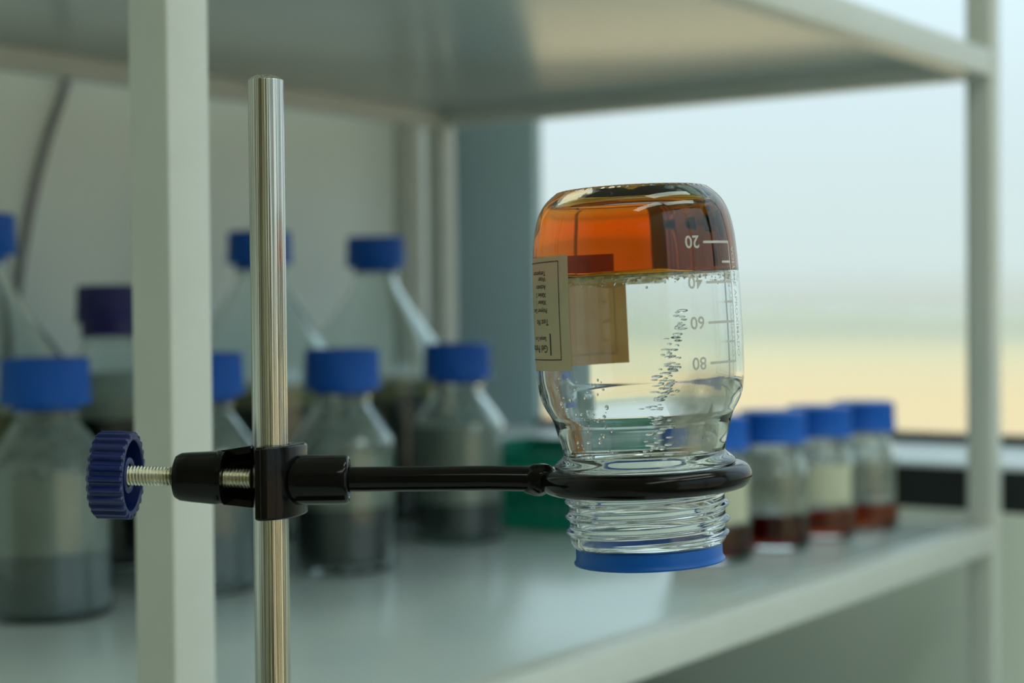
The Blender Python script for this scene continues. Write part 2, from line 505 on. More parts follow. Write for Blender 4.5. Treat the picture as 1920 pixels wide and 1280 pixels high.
# low far ridges on the horizon
def ridge(label, x, y0, y1, h, seed):
    rnd = random.Random(seed); vs, fs = [], []
    n = 40
    for i in range(n + 1):
        y = y0 + (y1 - y0) * i / n
        env = math.sin(PI * i / n) ** .6
        hh = h * env * (0.7 + .3 * math.sin(i * .7 + seed)) + rnd.random() * h * .1 * env
        vs += [(x - 60, y, -9.2), (x, y, -9 + hh), (x + 30, y, -9 + hh), (x + 90, y, -9.2)]
    for i in range(n):
        for k in range(3):
            a = i * 4 + k; fs.append([a, a + 4, a + 5, a + 1])
    o = link('hill', vs, fs, M['ridge']); tag(o, label, 'hill', kind='structure')
ridge('long low ridge on the desert horizon', 2600, -2400, 3200, 12, 2)
ridge('lower pale rise in front of the long ridge', 1500, -500, 900, 5, 5)

# ------------------------------------------------------------------ bench
BT = 0.93
bn = empty('laboratory_bench', (0, 0, 0)); tag(bn, 'grey laboratory bench carrying the rack and the stand', 'bench')
box('worktop', (-1.0, -0.47, BT - .03), (0.975, 0.60, BT), M['bench'], bn, bev=.003)
for x in (-.96, 0, .92):
    box('leg', (x - .03, -.42, 0), (x + .03, -.36, BT - .03), M['rack'], bn)
    box('leg', (x - .03, .50, 0), (x + .03, .56, BT - .03), M['rack'], bn)

# ------------------------------------------------------------------ shelving rack
rk = empty('shelving_rack', (0, 0, BT))
tag(rk, 'white painted square tube rack with glossy white shelves in front of the window', 'rack')
Z0 = BT
TOP = 1.92
B_ = 0.0012
def rb(name, lo, hi, m, bev=B_):
    return box(name, (lo[0], lo[1], lo[2] - Z0), (hi[0], hi[1], hi[2] - Z0), m, rk, bev)
for (x, y) in ((0, 0), (LEN - S, 0), (0, DEP - S), (LEN - S, DEP - S)):
    rb('post', (x, y, BT), (x + S, y + S, TOP), M['rack'])
for (z1, thick, boards) in ((SH, .022, 'top'), (U + .022, .006, 'top'), (TOP - .03, .006, 'top')):  # last level is out of view, added to darken what lies below
    z0 = z1 - S
    e0, e1 = S, LEN - S
    rb('front_rail', (e0, 0.0, z0), (e1, S, z1), M['rack'])
    rb('back_rail', (e0, DEP - S, z0), (e1, DEP, z1), M['rack'])
    rb('end_rail', (0, S, z0), (S, DEP - S, z1), M['rack'])
    rb('end_rail', (LEN - S, S, z0), (LEN, DEP - S, z1), M['rack'])
    rb('shelf_board', (S + .0006, S + .0006, z1 - .0065), (LEN - S - .0006, DEP - S - .0006, z1 - .0003), M['board'], 0.0006)

# ------------------------------------------------------------------ bottles on the shelf
def interp(prof, z):
    for (r0, z0), (r1, z1) in zip(prof[:-1], prof[1:]):
        if z0 <= z <= z1 and z1 > z0:
            return r0 + (r1 - r0) * (z - z0) / (z1 - z0)
    return prof[-1][0]

def cap_data(rc, hc, ribs=60):
    prof = chaikin([(0, hc), (rc * .86, hc), (rc * .965, hc - .0012), (rc * .97, hc - .003)], 1)
    prof = prof + [(rc * .975, hc * .55), (rc, hc * .12), (rc * 1.01, .0025), (rc * 1.01, 0), (rc * .93, 0)]
    def rm_(r, z, a, i):
        return r * (1 - (.018 if (z < hc - .0022 and z > .0026 and math.sin(a * ribs) < 0) else 0))
    return lathe_data(prof, ribs * 4, rm_)

def bottle_profile(R_, zs, zn, rn, h):
    return chaikin([(0, .0012), (R_ * .55, .0008), (R_ * .86, 0), (R_ * .97, .001), (R_, .006), (R_, .02), (R_, zs * .7), (R_, zs)], 2) \
        + chaikin([(R_ * .995, zs + .001), (R_ * .93, zs + (zn - zs) * .22), (rn * 1.12 + (R_ - rn) * .12, zs + (zn - zs) * .8), (rn, zn), (rn, zn + .002)], 2) \
        + [(rn * 1.12, zn + .0035), (rn * 1.12, zn + .0055), (rn, zn + .007), (rn, h)]

def make_bottle(label, px, depth, R_, zs, zn, H_, rn=.0185, cap='blue_cap', rc=.027, hc=.028, contents=(), group=None,
                lab=None, cap_r=None, wall=.0022, glassm='glass_bg', name='reagent_bottle', yaw=0, residue=None):
    x, y = spot(px, depth)
    t = empty(name, (x, y, SH), (0, 0, yaw))
    tag(t, label, 'bottle', group)
    hg = H_ - .004
    pr = bottle_profile(R_, zs, zn, rn, hg)
    inner = [(max(r - wall, 0), z) for r, z in pr if z > .0061]
    base = [(0, .004), (R_ * .6, .0038), (R_ * .88, .0045), (inner[0][0] * .985, .0062)]
    inn = base + inner[1:]
    wet = bool(contents) and contents[0][3].startswith('amber')
    if wet:
        h1 = contents[0][2]; rl = interp(inn, h1)
        full = pr + list(reversed([p for p in inn if p[1] > h1 + 1e-5])) + [(rl, h1)]
    else:
        full = pr + list(reversed(inn))
    vs, fs = lathe_data(full, 72)
    link('glass_body', vs, fs, M[glassm], t)
    if wet:
        p = [q_ for q_ in inn if q_[1] < h1 - 1e-5] + [(rl, h1)]
        nif = len(p)
        p += [(rl * .93, h1 - .0006), (rl * .5, h1 - .0009), (0, h1 - .0009)]
        vs, fs = lathe_data(p, 72)
        lo_ = link('liquid', vs, fs, M[contents[0][3]], t)
        lo_.data.materials.append(M[contents[0][3] + '_if'])
        for pf in lo_.data.polygons:
            if min(pf.vertices) < 1 + (nif - 2) * 72: pf.material_index = 1
    if residue:
        r0 = contents[-1][2] + .0005
        zz = [r0 + (zn + .002 - r0) * i / 20 for i in range(21)]
        p = [(interp(inn, z) - .0004, z) for z in zz]
        p2 = [(r - .0001, z) for r, z in p]
        vs, fs = lathe_data(p + p2[::-1], 64, closed=True)
        link('residue_film', vs, fs, M[residue], t)
    for (nm, z0, z1, mt, k) in (() if wet else contents):
        lo_z = max(z0, .0046)
        zz = [lo_z + (z1 - lo_z) * i / 24 for i in range(25)]
        p = [(0, lo_z)]
        for z in zz:
            r = interp(inn, z)
            p.append((max(r + k, .002), z))
        # small meniscus
        p += [(p[-1][0] * .93, z1 - .0006), (p[-1][0] * .5, z1 - .0009), (0, z1 - .0009)]
        vs, fs = lathe_data(p, 64)
        link(nm, vs, fs, M[mt], t)
    vs, fs = cap_data(rc, hc)
    link('cap', vs, fs, M[cap], t, loc=(0, 0, H_ - hc), angle=50)
    # plastic pouring ring showing under the cap
    vs, fs = lathe_data([(rn + .0002, zn + .0072), (rn + .0018, zn + .0072), (rn + .0018, H_ - hc + .002), (rn + .0002, H_ - hc + .002)], 48, closed=True)
    link('pouring_ring', vs, fs, M[cap], t)
    if lab:
        a0, a1, z0, z1 = lab
        n = 20; vs = []; fs = []
        for i in range(n + 1):
            a = R(a0 + (a1 - a0) * i / n)
            for rr_ in (R_ + .0001, R_ + .0003):
                for z in (z0, z1):
                    vs.append((rr_ * math.sin(a), -rr_ * math.cos(a), z))
        for i in range(n):
            k = i * 4
            fs += [[k, k + 4, k + 5, k + 1], [k + 2, k + 3, k + 7, k + 6], [k, k + 2, k + 6, k + 4], [k + 1, k + 5, k + 7, k + 3]]
        fs += [[0, 1, 3, 2], [n * 4, n * 4 + 2, n * 4 + 3, n * 4 + 1]]
        link('label', vs, fs, M['paper'], t)
    return t

CAMYAW = -YAW
# tall bottles in the back row
for (lb, px, dp) in (('tall clear bottle with blue cap, cut off by the left picture edge', -44, 1.10),
                     ('tall sloping bottle with blue cap directly behind the steel rod', 488, 1.375),
                     ('tall sloping bottle with blue cap nearest the back corner post', 706, 1.50)):
    make_bottle(lb, px, dp, .0675, .128, .212, .251, rc=.0268, hc=.0275,
                contents=(('liquid', .0046, .107, 'black_liquid', -.0004), ('oil_layer', .1075, .121, 'olive', -.0004)),
                group='tall bottles in the back row', name='laboratory_bottle')
make_bottle('clear bottle with dark violet cap and black liquid, half hidden by the near rack post', 213, 1.21, .043, .125, .160, .2045,
            rn=.0215, cap='purple_cap', rc=.0268, hc=.0275,
            contents=(('liquid', .0046, .108, 'black_liquid', -.0004), ('pale_layer', .1085, .140, 'pale_oil', -.0004)), name='laboratory_bottle')
# medium bottles in the middle row
mids = (('blue capped bottle of grey slurry at the left edge, nearest of the shelf bottles', 84, 1.012, .040, 'slurry_mid', .040, 'cloud', .088),
        ('blue capped bottle of grey slurry between the near post and the steel rod', 379, 1.10, .037, 'slurry_mid', .066, 'cloud', .088),
        ('blue capped bottle of dark slurry just right of the steel rod, above the clamp arm', 641, 1.18, .037, 'slurry', .046, 'cloud', .084),
        ('blue capped bottle with milky upper layer, rightmost of the slurry bottles', 857, 1.33, .038, 'slurry', .031, 'cloud', .092))
for (lb, px, dp, rr_, m1, h1, m2, h2) in mids:
    make_bottle(lb, px, dp, rr_, .090, .118, .1575, rc=.0272, hc=.0285,
                contents=(('sediment', .0046, h1, m1, -.0003), ('cloudy_liquid', h1 + .0003, h2, m2, -.0003)),
                group='slurry bottles in the middle row', residue='residue')
# four small amber sample bottles along the front
ambs = (('small blue capped bottle of amber liquid right behind the upside-down bottle, nearest of its row', 1335, 1.205, 'amber_dark', .028, (-20, 50, .03, .062)),
        ('small blue capped bottle of dark amber liquid, second of its row from the near end', 1447, 1.262, 'amber_dark', .028, None),
        ('small blue capped amber bottle with its label facing out, third of its row', 1535, 1.318, 'amber', .025, (-35, 48, .03, .060)),
        ('small blue capped bottle with bright red amber liquid, last of its row by the window', 1618, 1.372, 'amber', .023, None))
for (lb, px, dp, mt, h1, lab) in ambs:
    make_bottle(lb, px, dp, .0285, .058, .075, .1055, rn=.0205, rc=.0262, hc=.0245,
                contents=(('liquid', .0046, h1, mt, .0001),), group='small amber sample bottles', lab=lab,
                yaw=CAMYAW, name='sample_bottle', residue='haze_film')

# ------------------------------------------------------------------ green basket
gb = empty('plastic_basket', (0.765, 0.345, SH)); tag(gb, 'green slotted plastic basket on the shelf behind the upside-down bottle', 'basket')
W2, D2, HB = .076, .076, .064
box('base', (-W2, -D2, 0), (W2, D2, .004), M['green'], gb, .001)
for z0, z1, nm in ((HB - .012, HB, 'rim'), (.004, .014, 'lower_band')):
    parts = [box_data((-W2, -D2, z0), (W2, -D2 + .003, z1)), box_data((-W2, D2 - .003, z0), (W2, D2, z1)),
             box_data((-W2, -D2 + .003, z0), (-W2 + .003, D2 - .003, z1)), box_data((W2 - .003, -D2 + .003, z0), (W2, D2 - .003, z1))]
    link(nm, *join(parts), M['green'], gb, smooth=False)
bar = None
for s in range(4):
    for i in range(12):
        u = -W2 + .004 + i * (2 * W2 - .008) / 11
        if bar is None:
            bar = box('bar', (-.0035, -.0012, .014), (.0035, .0012, HB - .012), M['green'], gb)
            b2 = bar
        else:
            b2 = bar.copy(); C.objects.link(b2); b2.parent = gb
        if s < 2:
            b2.location = (u, (-D2 + .0015) if s == 0 else (D2 - .0015), 0)
        else:
            b2.location = ((-W2 + .0015) if s == 2 else (W2 - .0015), u, 0); b2.rotation_euler = (0, 0, R(90))
tr_ = box('tray_lid', (-W2 + .006, -D2 + .006, .040), (W2 - .006, D2 - .006, .044), M['green'], gb, .001)

# ------------------------------------------------------------------ hanging cable on the back wall
def bez(pts, n=12):
    out = []
    P = [Vector(p) for p in pts]
    P = [P[0] * 2 - P[1]] + P + [P[-1] * 2 - P[-2]]
    for i in range(1, len(P) - 2):
        for k in range(n):
            t = k / n
            a, b, c, d_ = P[i - 1], P[i], P[i + 1], P[i + 2]
            out.append(0.5 * ((2 * b) + (-a + c) * t + (2 * a - 5 * b + 4 * c - d_) * t * t + (-a + 3 * b - 3 * c + d_) * t ** 3))
    out.append(P[-2])
    return out
YC = WY1 - .006
def onwall(px, py):
    d_ = F + Rr * ((px - 960) / 3100) - Uu * ((py - 640) / 3100)
    t = (YC - EYE.y) / d_.y
    return EYE + d_ * t
cp = [onwall(px_, py_) for px_, py_ in ((205, -330), (182, -120), (154, 40), (122, 165), (92, 255), (68, 345), (50, 435), (34, 540), (22, 700))]
cp = [Vector((p.x, YC, p.z)) for p in cp]
cp = [Vector((cp[0].x + .01, YC, H - .002))] + cp + [Vector((cp[-1].x - .012, YC, BT + .004))]
vs, fs = tube_data(bez(cp, 8), .0034, 12)
o = link('power_cable', vs, fs, M['cable']); tag(o, 'thin grey cable hanging down the back wall behind the rack', 'cable')

# ------------------------------------------------------------------ retort stand
RX, RDEP = -0.0669, 0.455
RZ = 1.2536
rp_ = EYE + FWD * RDEP + RIGHT * RX
st = empty('retort_stand', (rp_.x, rp_.y, BT), (0, 0, CAMYAW))
tag(st, 'brushed steel retort stand rod standing upright in front of the rack', 'stand')
rodtop = 1.3646 - BT
prof = [(0, .010), (.0049, .010), (.0049, rodtop - .0013), (.00485, rodtop - .0012), (.0031, rodtop), (0, rodtop)]
vs, fs = lathe_data(prof, 72)
link('rod', vs, fs, M['steel'], st, angle=20)
vs, fs = box_data((-.05, -.09, 0), (.11, .09, .010), .002)
link('base_plate', vs, fs, M['enamel'], st)
vs, fs = lathe_data([(.005, .010), (.010, .010), (.010, .018), (.0085, .020), (.005, .020)], 24)
link('base_collar', vs, fs, M['steel'], st)

# ------------------------------------------------------------------ ring clamp on the rod
mm = .001
cl = empty('ring_clamp', (rp_.x, rp_.y, RZ), (0, 0, CAMYAW))
tag(cl, 'black enamelled ring clamp with blue thumb screw fixed on the steel rod', 'clamp')

# boss: left barrel and hollow, back bridge, front jaw, right barrel
def lathe_x(prof, segs=48, off=(0, 0, 0), tilt=0.0, yaw=0.0):
    d_ = lathe_data(prof, segs)
    mtx = Matrix.Translation(off) @ Matrix.Rotation(yaw, 4, 'Z') @ Matrix.Rotation(tilt, 4, 'Y') @ AXX
    return xf(d_, mtx)
TL = R(1.7)
AX0 = Vector((0, 0, .0003))
def on_axis(x):            # screw axis rises a little to the left
    return Vector((x, -x * .05, AX0.z - x * math.tan(TL)))
YW = math.atan(-.05)
c0 = on_axis(-26.6 * mm)
parts = []
# barrel with rounded nose and a bore for the screw
p = [(3.05, 14), (3.05, 0), (4.6, -.0), (5.9, .5), (6.6, 1.8), (6.9, 4.5), (7.15, 8), (7.45, 11.5), (7.6, 12.2), (7.35, 13.2), (7.35, 14)]
prof = [(r * mm, z * mm) for r, z in p]
parts.append(lathe_x(prof + [prof[0]], 56, c0, TL, YW))
link('clamp_barrel', *join(parts), M['enamel'], cl, angle=40)
# hollow body: curved back shell open towards the viewer, running behind the rod
vs, fs = [], []
n, mseg = 14, 16
for i in range(n + 1):
    x = (-14.2 + (-5.2 + 14.2) * i / n)
    rO = 7.5 + 1.15 * (i / n) ** 1.3
    cen = on_axis(x * mm)
    a0, a1 = R(-100 + 14 * (1 - i / n)), R(100 - 14 * (1 - i / n))
    for rad in (rO, rO - 1.9):
        for k in range(mseg + 1):
            a = a0 + (a1 - a0) * k / mseg
            vs.append(Vector((x * mm, cen.y + math.cos(a) * rad * mm * .92, cen.z + .0006 * i / n + math.sin(a) * rad * mm)))
W_ = 2 * (mseg + 1)
for i in range(n):
    for k in range(mseg):
        a = i * W_ + k
        fs.append([a, a + 1, a + W_ + 1, a + W_])
        b = a + mseg + 1
        fs.append([b, b + W_, b + W_ + 1, b + 1])
    for k, kk in ((0, mseg + 1), (mseg, 2 * mseg + 1)):
        fs.append([i * W_ + k, i * W_ + kk, (i + 1) * W_ + kk, (i + 1) * W_ + k])
for i in (0, n):
    for k in range(mseg):
        a = i * W_ + k; fs.append([a, a + 1, a + mseg + 2, a + mseg + 1])
link('clamp_body', vs, fs, M['enamel'], cl, angle=50)
link('clamp_bridge', *box_data((-6.2 * mm, 5.15 * mm, -8.5 * mm), (0.5 * mm, 8.6 * mm, 8.4 * mm), .0008), M['enamel'], cl)
# jaw: a saddle block whose inner side cups the rod
bm = bmesh.new()
out = [(-2.9, -9.0), (-2.5, -9.9), (-1.2, -10.2), (.6, -9.8), (3.4, -8.0), (6.2, -4.9), (8.0, .5), (8.9, 4.6), (9.2, 8.0), (8.2, 9.2), (-1.2, 9.2)]
arc = [(math.cos(a) * 5.12, math.sin(a) * 5.12) for a in [R(100 - 195 * i / 14) for i in range(15)]]
arc = [p_ for p_ in arc if p_[0] > -1.2]
poly = out + [(-1.2, 5.2)] + arc + [(-1.5, -5.0), (-2.9, -5.0)]
zt, zb = 9.8, -10.1
top = [bm.verts.new((x * mm, y * mm, zt * mm)) for x, y in poly]
bot = [bm.verts.new((x * mm, y * mm, zb * mm)) for x, y in poly]
bm.faces.new(top); bm.faces.new(bot[::-1])
for i in range(len(poly)):
    j = (i + 1) % len(poly)
    bm.faces.new((top[i], bot[i], bot[j], top[j]))
bmesh.ops.recalc_face_normals(bm, faces=bm.faces)
ed = [e_ for e_ in bm.edges if len(e_.link_faces) == 2 and e_.calc_face_angle(0) > R(60) and (abs(e_.verts[0].co.z - e_.verts[1].co.z) < 1e-6)]
bmesh.ops.bevel(bm, geom=ed, offset=.0007, segments=3, profile=.5, affect='EDGES')
vs = [v.co.copy() for v in bm.verts]
for i, v in enumerate(bm.verts): v.index = i
fs = [[v.index for v in f.verts] for f in bm.faces]; bm.free()
link('clamp_jaw', vs, fs, M['enamel'], cl, angle=35)
# raised edge rib on the front of the jaw
vs, fs = box_data((-2.8 * mm, -10.6 * mm, -9.7 * mm), (-1.0 * mm, -9.4 * mm, 9.3 * mm), .0004)
link('jaw_rib', vs, fs, M['enamel'], cl)
# right barrel: flares into the jaw
p = [(5.3, 5.1), (6.2, 5.1), (6.9, 6.0), (6.9, 9), (6.85, 14), (6.8, 20.3), (6.6, 21.2), (6.1, 21.7), (5.0, 21.7), (4.6, 21.2), (3.7, 20.6), (3.7, 9.0), (5.3, 7.0)]
prof = [(r * mm, z * mm) for r, z in p]
d_ = lathe_x(chaikin(prof, 1) + [prof[0]], 56)
vs = [Vector((v.x, v.y, max(v.z, -10.0 * mm))) for v in d_[0]]
link('arm_socket', vs, d_[1], M['enamel'], cl, angle=40)

# threaded screw
def thread_data(x0, x1, r0, dr, pitch, segs=28, per=10, sharp=True):
    nn_ = int((x1 - x0) / pitch * per)
    vs, fs = [], []
    for i in range(nn_ + 1):
        z = x0 + (x1 - x0) * i / nn_
        for k in range(segs):
            a = 2 * PI * k / segs
            ph = (z / pitch - k / segs) % 1.0
            h = 1 - abs(2 * ph - 1) if sharp else 0.5 - 0.5 * math.cos(2 * PI * ph)
            r = r0 + dr * h
            vs.append(Vector((r * math.cos(a), r * math.sin(a), z)))
    for i in range(nn_):
        for k in range(segs):
            k2 = (k + 1) % segs
            fs.append([i * segs + k, (i + 1) * segs + k, (i + 1) * segs + k2, i * segs + k2])
    fs.append(list(range(segs))); fs.append([nn_ * segs + k for k in range(segs)][::-1])
    return vs, fs
ln = 37.2
d_ = thread_data(0, ln * mm, 2.35 * mm, .5 * mm, .92 * mm)
s0 = on_axis(-42.5 * mm)
mtx = Matrix.Translation(s0) @ Matrix.Rotation(YW, 4, 'Z') @ Matrix.Rotation(TL, 4, 'Y') @ AXX
link('thumb_screw', *xf(d_, mtx), M['zinc'], cl, angle=80)

# scalloped blue knob, hollow towards the clamp
RO, LK = 12.1 * mm, 10.3 * mm
NR = 24
prof = [(0, 0), (9.5 * mm, 0), (11.2 * mm, .35 * mm), (RO, 1.2 * mm), (RO, LK - .5 * mm), (RO - .4 * mm, LK), (10.1 * mm, LK), (9.8 * mm, LK - .4 * mm), (9.4 * mm, 3 * mm),
        (5.4 * mm, 3 * mm), (5.0 * mm, LK - 1.2 * mm), (4.7 * mm, LK - .9 * mm), (3.7 * mm, LK - .9 * mm), (3.3 * mm, LK - 1.3 * mm), (3.2 * mm, 4 * mm), (0, 4 * mm)]
def km(r, z, a, i):
    if 2 <= i <= 5:
        f = math.cos(a * NR)
        sgn = 1 if f > 0 else -1
        return r + sgn * abs(f) ** .35 * .52 * mm - .4 * mm
    return r
d_ = lathe_data(prof, NR * 12, km)
k0 = on_axis(-48.5 * mm)
mtx = Matrix.Translation(k0) @ Matrix.Rotation(YW, 4, 'Z') @ Matrix.Rotation(TL, 4, 'Y') @ AXX
link('knob', *xf(d_, mtx), M['knob'], cl, angle=30)

# arm, weld and ring
CX, CZ = .1033, -.0001
RR, RT = .0259, .00335
vs, fs = tube_data([(.0185, 0, 0), (.04, 0, 0), (.06, 0, .0), (CX - RR - .001, 0, CZ - .0003)], .00345, 40)
link('arm', vs, fs, M['enamel'], cl, angle=40)
RT_TILT = R(-2.3)
vs, fs = [], []
n1_, n2_ = 120, 28
for i in range(n1_):
    a = 2 * PI * i / n1_
    for k in range(n2_):
        b = 2 * PI * k / n2_
        rad = RR + RT * math.cos(b)
        vs.append(Matrix.Rotation(RT_TILT, 3, 'Y') @ Vector((rad * math.cos(a), rad * math.sin(a), RT * math.sin(b))) + Vector((CX, 0, CZ)))
for i in range(n1_):
    for k in range(n2_):
        i2, k2 = (i + 1) % n1_, (k + 1) % n2_
        fs.append([i * n2_ + k, i2 * n2_ + k, i2 * n2_ + k2, i * n2_ + k2])
link('ring', vs, fs, M['enamel'], cl, angle=80)
bm = bmesh.new(); bmesh.ops.create_icosphere(bm, subdivisions=4, radius=1.0)
rnd = random.Random(7)
off = [(rnd.uniform(-3, 3), rnd.uniform(-3, 3), rnd.uniform(-3, 3)) for _ in range(6)]
for v in bm.verts:
    q = v.co.copy()
    wv = 1 + .05 * math.sin(q.x * 7 + 1) * math.sin(q.z * 6) + .04 * math.sin(q.y * 9 + q.z * 5)
    v.co = Vector((q.x * .0050 * wv + CX - RR - .0035, q.y * .0045 * wv, q.z * .0044 * wv + CZ - .0004 + .0004 * q.x))
vs = [v.co.copy() for v in bm.verts]
for i, v in enumerate(bm.verts): v.index = i
fs = [[v.index for v in f.verts] for f in bm.faces]; bm.free()
link('weld', vs, fs, M['enamel'], cl, angle=80)

# ------------------------------------------------------------------ the upside-down bottle
TILT = R(180 - 2.4)
bx = EYE + FWD * .455 + RIGHT * ((1185.5 - 960) / 3100 * .455)
bt = empty('inverted_bottle', (bx.x, bx.y, 1.3328))
bt.rotation_euler = (Matrix.Rotation(CAMYAW - R(4.6), 4, 'Z') @ Matrix.Rotation(TILT, 4, 'Y')).to_euler()
tag(bt, 'upside-down graduated glass bottle in the black ring, amber gel stuck in its base', 'bottle')

outer_a = chaikin([(0, 1.6), (10, 1.3), (16, .5), (18.6, 0), (20.4, .25), (22.2, 1.5), (23.9, 3.1), (25.1, 4.8), (26.2, 7.0), (27.1, 10.6), (27.7, 14.3), (28.15, 21), (28.5, 34),
                   (28.55, 49), (28.2, 53.4), (27.7, 56.6), (26.5, 59.4), (25.1, 61.6), (24.4, 63.4), (24.2, 64.4), (23.9, 65.3), (23.1, 68.2), (22.45, 70.4), (22.2, 72.2)], 2)
outer_b = chaikin([(22.25, 72.6), (22.8, 73.3), (24.2, 74.3), (24.9, 75.2), (24.9, 75.9), (24.3, 76.35), (22.6, 76.9), (21.7, 78.2), (21.4, 80), (21.4, 83.4)], 2)
T0, T1, TP = 83.6, 96.0, 4.15
outer_t = [(21.4, T0 + (T1 - T0) * i / 56) for i in range(57)]
outer_c = chaikin([(21.2, 96.6), (20.6, 97.5), (19.9, 98.3), (19.4, 99.0)], 1)
inner = chaikin([(18.9, 99.0), (18.6, 98.2), (18.6, 94), (18.7, 80), (19.1, 75.5), (19.9, 71.5), (20.6, 68.2), (21.7, 64.5), (23.3, 61.2), (25.0, 57.5), (26.0, 53.5), (26.3, 49),
                 (26.25, 35), (25.9, 21), (25.3, 14.5), (24.3, 10.2), (22.3, 7.4), (19.0, 5.9), (12, 5.2), (0, 5.0)], 2)
inner_up = [(r, z) for r, z in reversed(inner)]
GS = 23.9
def gel_r(z):
    for (r0, z0), (r1, z1) in zip(inner_up[:-1], inner_up[1:]):
        if z0 <= z <= z1 and z1 > z0:
            return r0 + (r1 - r0) * (z - z0) / (z1 - z0)
    return 26
full = outer_a + outer_b + outer_t + outer_c + [p for p in inner if p[1] > GS + 1e-3] + [(gel_r(GS), GS)]
full = [(r * mm, z * mm) for r, z in full]
def bmod(r, z, a, i):
    zz = z / mm
    if T0 - .1 < zz < T1 + .1 and r > 21.3 * mm:
        ph = (zz / TP - a / (2 * PI)) % 1.0
        h = max(0.0, 1 - abs(2 * ph - 1) / .66)
        h = h * h * (3 - 2 * h)
        env = min(1, (zz - T0) / 1.2, (T1 - zz) / 1.0)
        return r + 1.2 * mm * h * max(0, env)
    if zz < .6 and 16.5 * mm < r < 21.0 * mm:      # knurled foot
        return r + .22 * mm * (1 if math.sin(a * 60) > 0 else -.2)
    return r
d_ = lathe_data(full, 240, bmod)
link('glass_body', *d_, M['glass'], bt, angle=60)

# gel: fills the (now upper) base, free surface a little wavy
vs, fs = [], []
seg = 240
rows = []
prof = [(r, z) for r, z in inner_up if z < GS - 1e-3] + [(gel_r(GS), GS)]
nif = len(prof)
prof += [(gel_r(GS) - .5, GS - .35), (gel_r(GS) - 1.4, GS - .65), (23.2, GS - .8), (19, GS - .95), (14, GS - 1.0), (8, GS - 1.0), (0, GS - 1.0)]
npf = len(prof)
def gz(z, a, r, i):
    if i >= nif + 1:
        wv = .35 * math.sin(a * 2 + .8) + .22 * math.sin(a * 5 + 1) + .10 * math.sin(a * 11)
        return z + wv * (r / 26) ** 2
    return z
for i, (r, z) in enumerate(prof):
    if r < .01:
        rows.append([len(vs)]); vs.append(Vector((0, 0, z * mm)))
    else:
        row = []
        for k in range(seg):
            a = 2 * PI * k / seg
            row.append(len(vs)); vs.append(Vector((r * math.cos(a), r * math.sin(a), gz(z, a, r, i))) * mm)
        rows.append(row)
for A, B in zip(rows[:-1], rows[1:]):
    for k in range(seg):
        k2 = (k + 1) % seg
        if len(A) == 1: fs.append([A[0], B[k], B[k2]])
        elif len(B) == 1: fs.append([A[k], B[0], A[k2]])
        else: fs.append([A[k], B[k], B[k2], A[k2]])
go = link('gel', vs, fs, M['gel'], bt, angle=60)
go.data.materials.append(M['gel_if'])
for pf in go.data.polygons:
    if min(pf.vertices) < 1 + (nif - 2) * seg: pf.material_index = 1

def sheet(r, p0, p1, z0, z1, n=40, nz=10, th=.06, edge=None):
    """curved sheet on the bottle, p = angle from the viewer-facing line (deg), lengths in mm; r may be a function of z"""
    vs, fs = [], []
    rf = r if callable(r) else (lambda z: r)
    for lay in (0, th):
        for j in range(nz + 1):
            z = z0 + (z1 - z0) * j / nz
            for i in range(n + 1):
                u = i / n
                p = R(p0 + (p1 - p0) * u)
                if edge: zz, p = edge(z, p, u, j / nz)
                else: zz = z
                rr_ = rf(zz) + lay
                vs.append(Vector((rr_ * math.sin(p), -rr_ * math.cos(p), zz)) * mm)
    Wd = n + 1; Ly = Wd * (nz + 1)
    for j in range(nz):
        for i in range(n):
            a = j * Wd + i
            fs.append([a, a + Wd, a + Wd + 1, a + 1]); fs.append([Ly + a, Ly + a + 1, Ly + a + Wd + 1, Ly + a + Wd])
    for i in range(n):
        fs.append([i, i + 1, Ly + i + 1, Ly + i]); a = nz * Wd + i; fs.append([a, Ly + a, Ly + a + 1, a + 1])
    for j in range(nz):
        a = j * Wd; fs.append([a, Ly + a, Ly + a + Wd, a + Wd]); a = j * Wd + n; fs.append([a, a + Wd, Ly + a + Wd, Ly + a])
    return vs, fs

ro = [(r, z) for r, z in outer_a]
def ro_f(z):
    for (r0, z0), (r1, z1) in zip(ro[:-1], ro[1:]):
        if z0 <= z <= z1 and z1 > z0:
            return r0 + (r1 - r0) * (z - z0) / (z1 - z0)
    return 28.5
def ri_f(z): return gel_r(z)

n_, nz_ = 64, 16
vs, fs = [], []
for j in range(nz_ + 1):
    for i in range(n_ + 1):
        z = 17.8 + (48.4 - 17.8) * j / nz_; p = R(38.3 + (173.4 - 38.3) * i / n_); rr_ = ro_f(z) + .09
        vs.append(Vector((rr_ * math.sin(p), -rr_ * math.cos(p), z)) * mm)
for j in range(nz_):
    for i in range(n_):
        a = j * (n_ + 1) + i; fs.append([a, a + 1, a + n_ + 2, a + n_ + 1])
me = bpy.data.meshes.new('label'); me.from_pydata([tuple(v) for v in vs], [], fs); me.update()
me.polygons.foreach_set('use_smooth', [True] * len(me.polygons)); me.materials.append(M['sheet'])
lab = bpy.data.objects.new('label', me); C.objects.link(lab); lab.parent = bt

def wrap(data, r, p0, z0, rotz=0.0):
    """lay flat text (mm) on the glass: x runs round, y runs along the axis"""
    vs = []
    c_, s_ = math.cos(rotz), math.sin(rotz)
    for v in data[0]:
        x, y = v.x * c_ - v.y * s_, v.x * s_ + v.y * c_
        z = z0 + y
        rr_ = ro_f(z) + r
        p = R(p0) + x / rr_
        vs.append(Vector((rr_ * math.sin(p), -rr_ * math.cos(p), z)) * mm)
    return vs, data[1]

def strip(p0, p1, z0, z1, r, n=12):
    return sheet(lambda z: ro_f(z) + r, p0, p1, z0, z1, n, 8, .02)

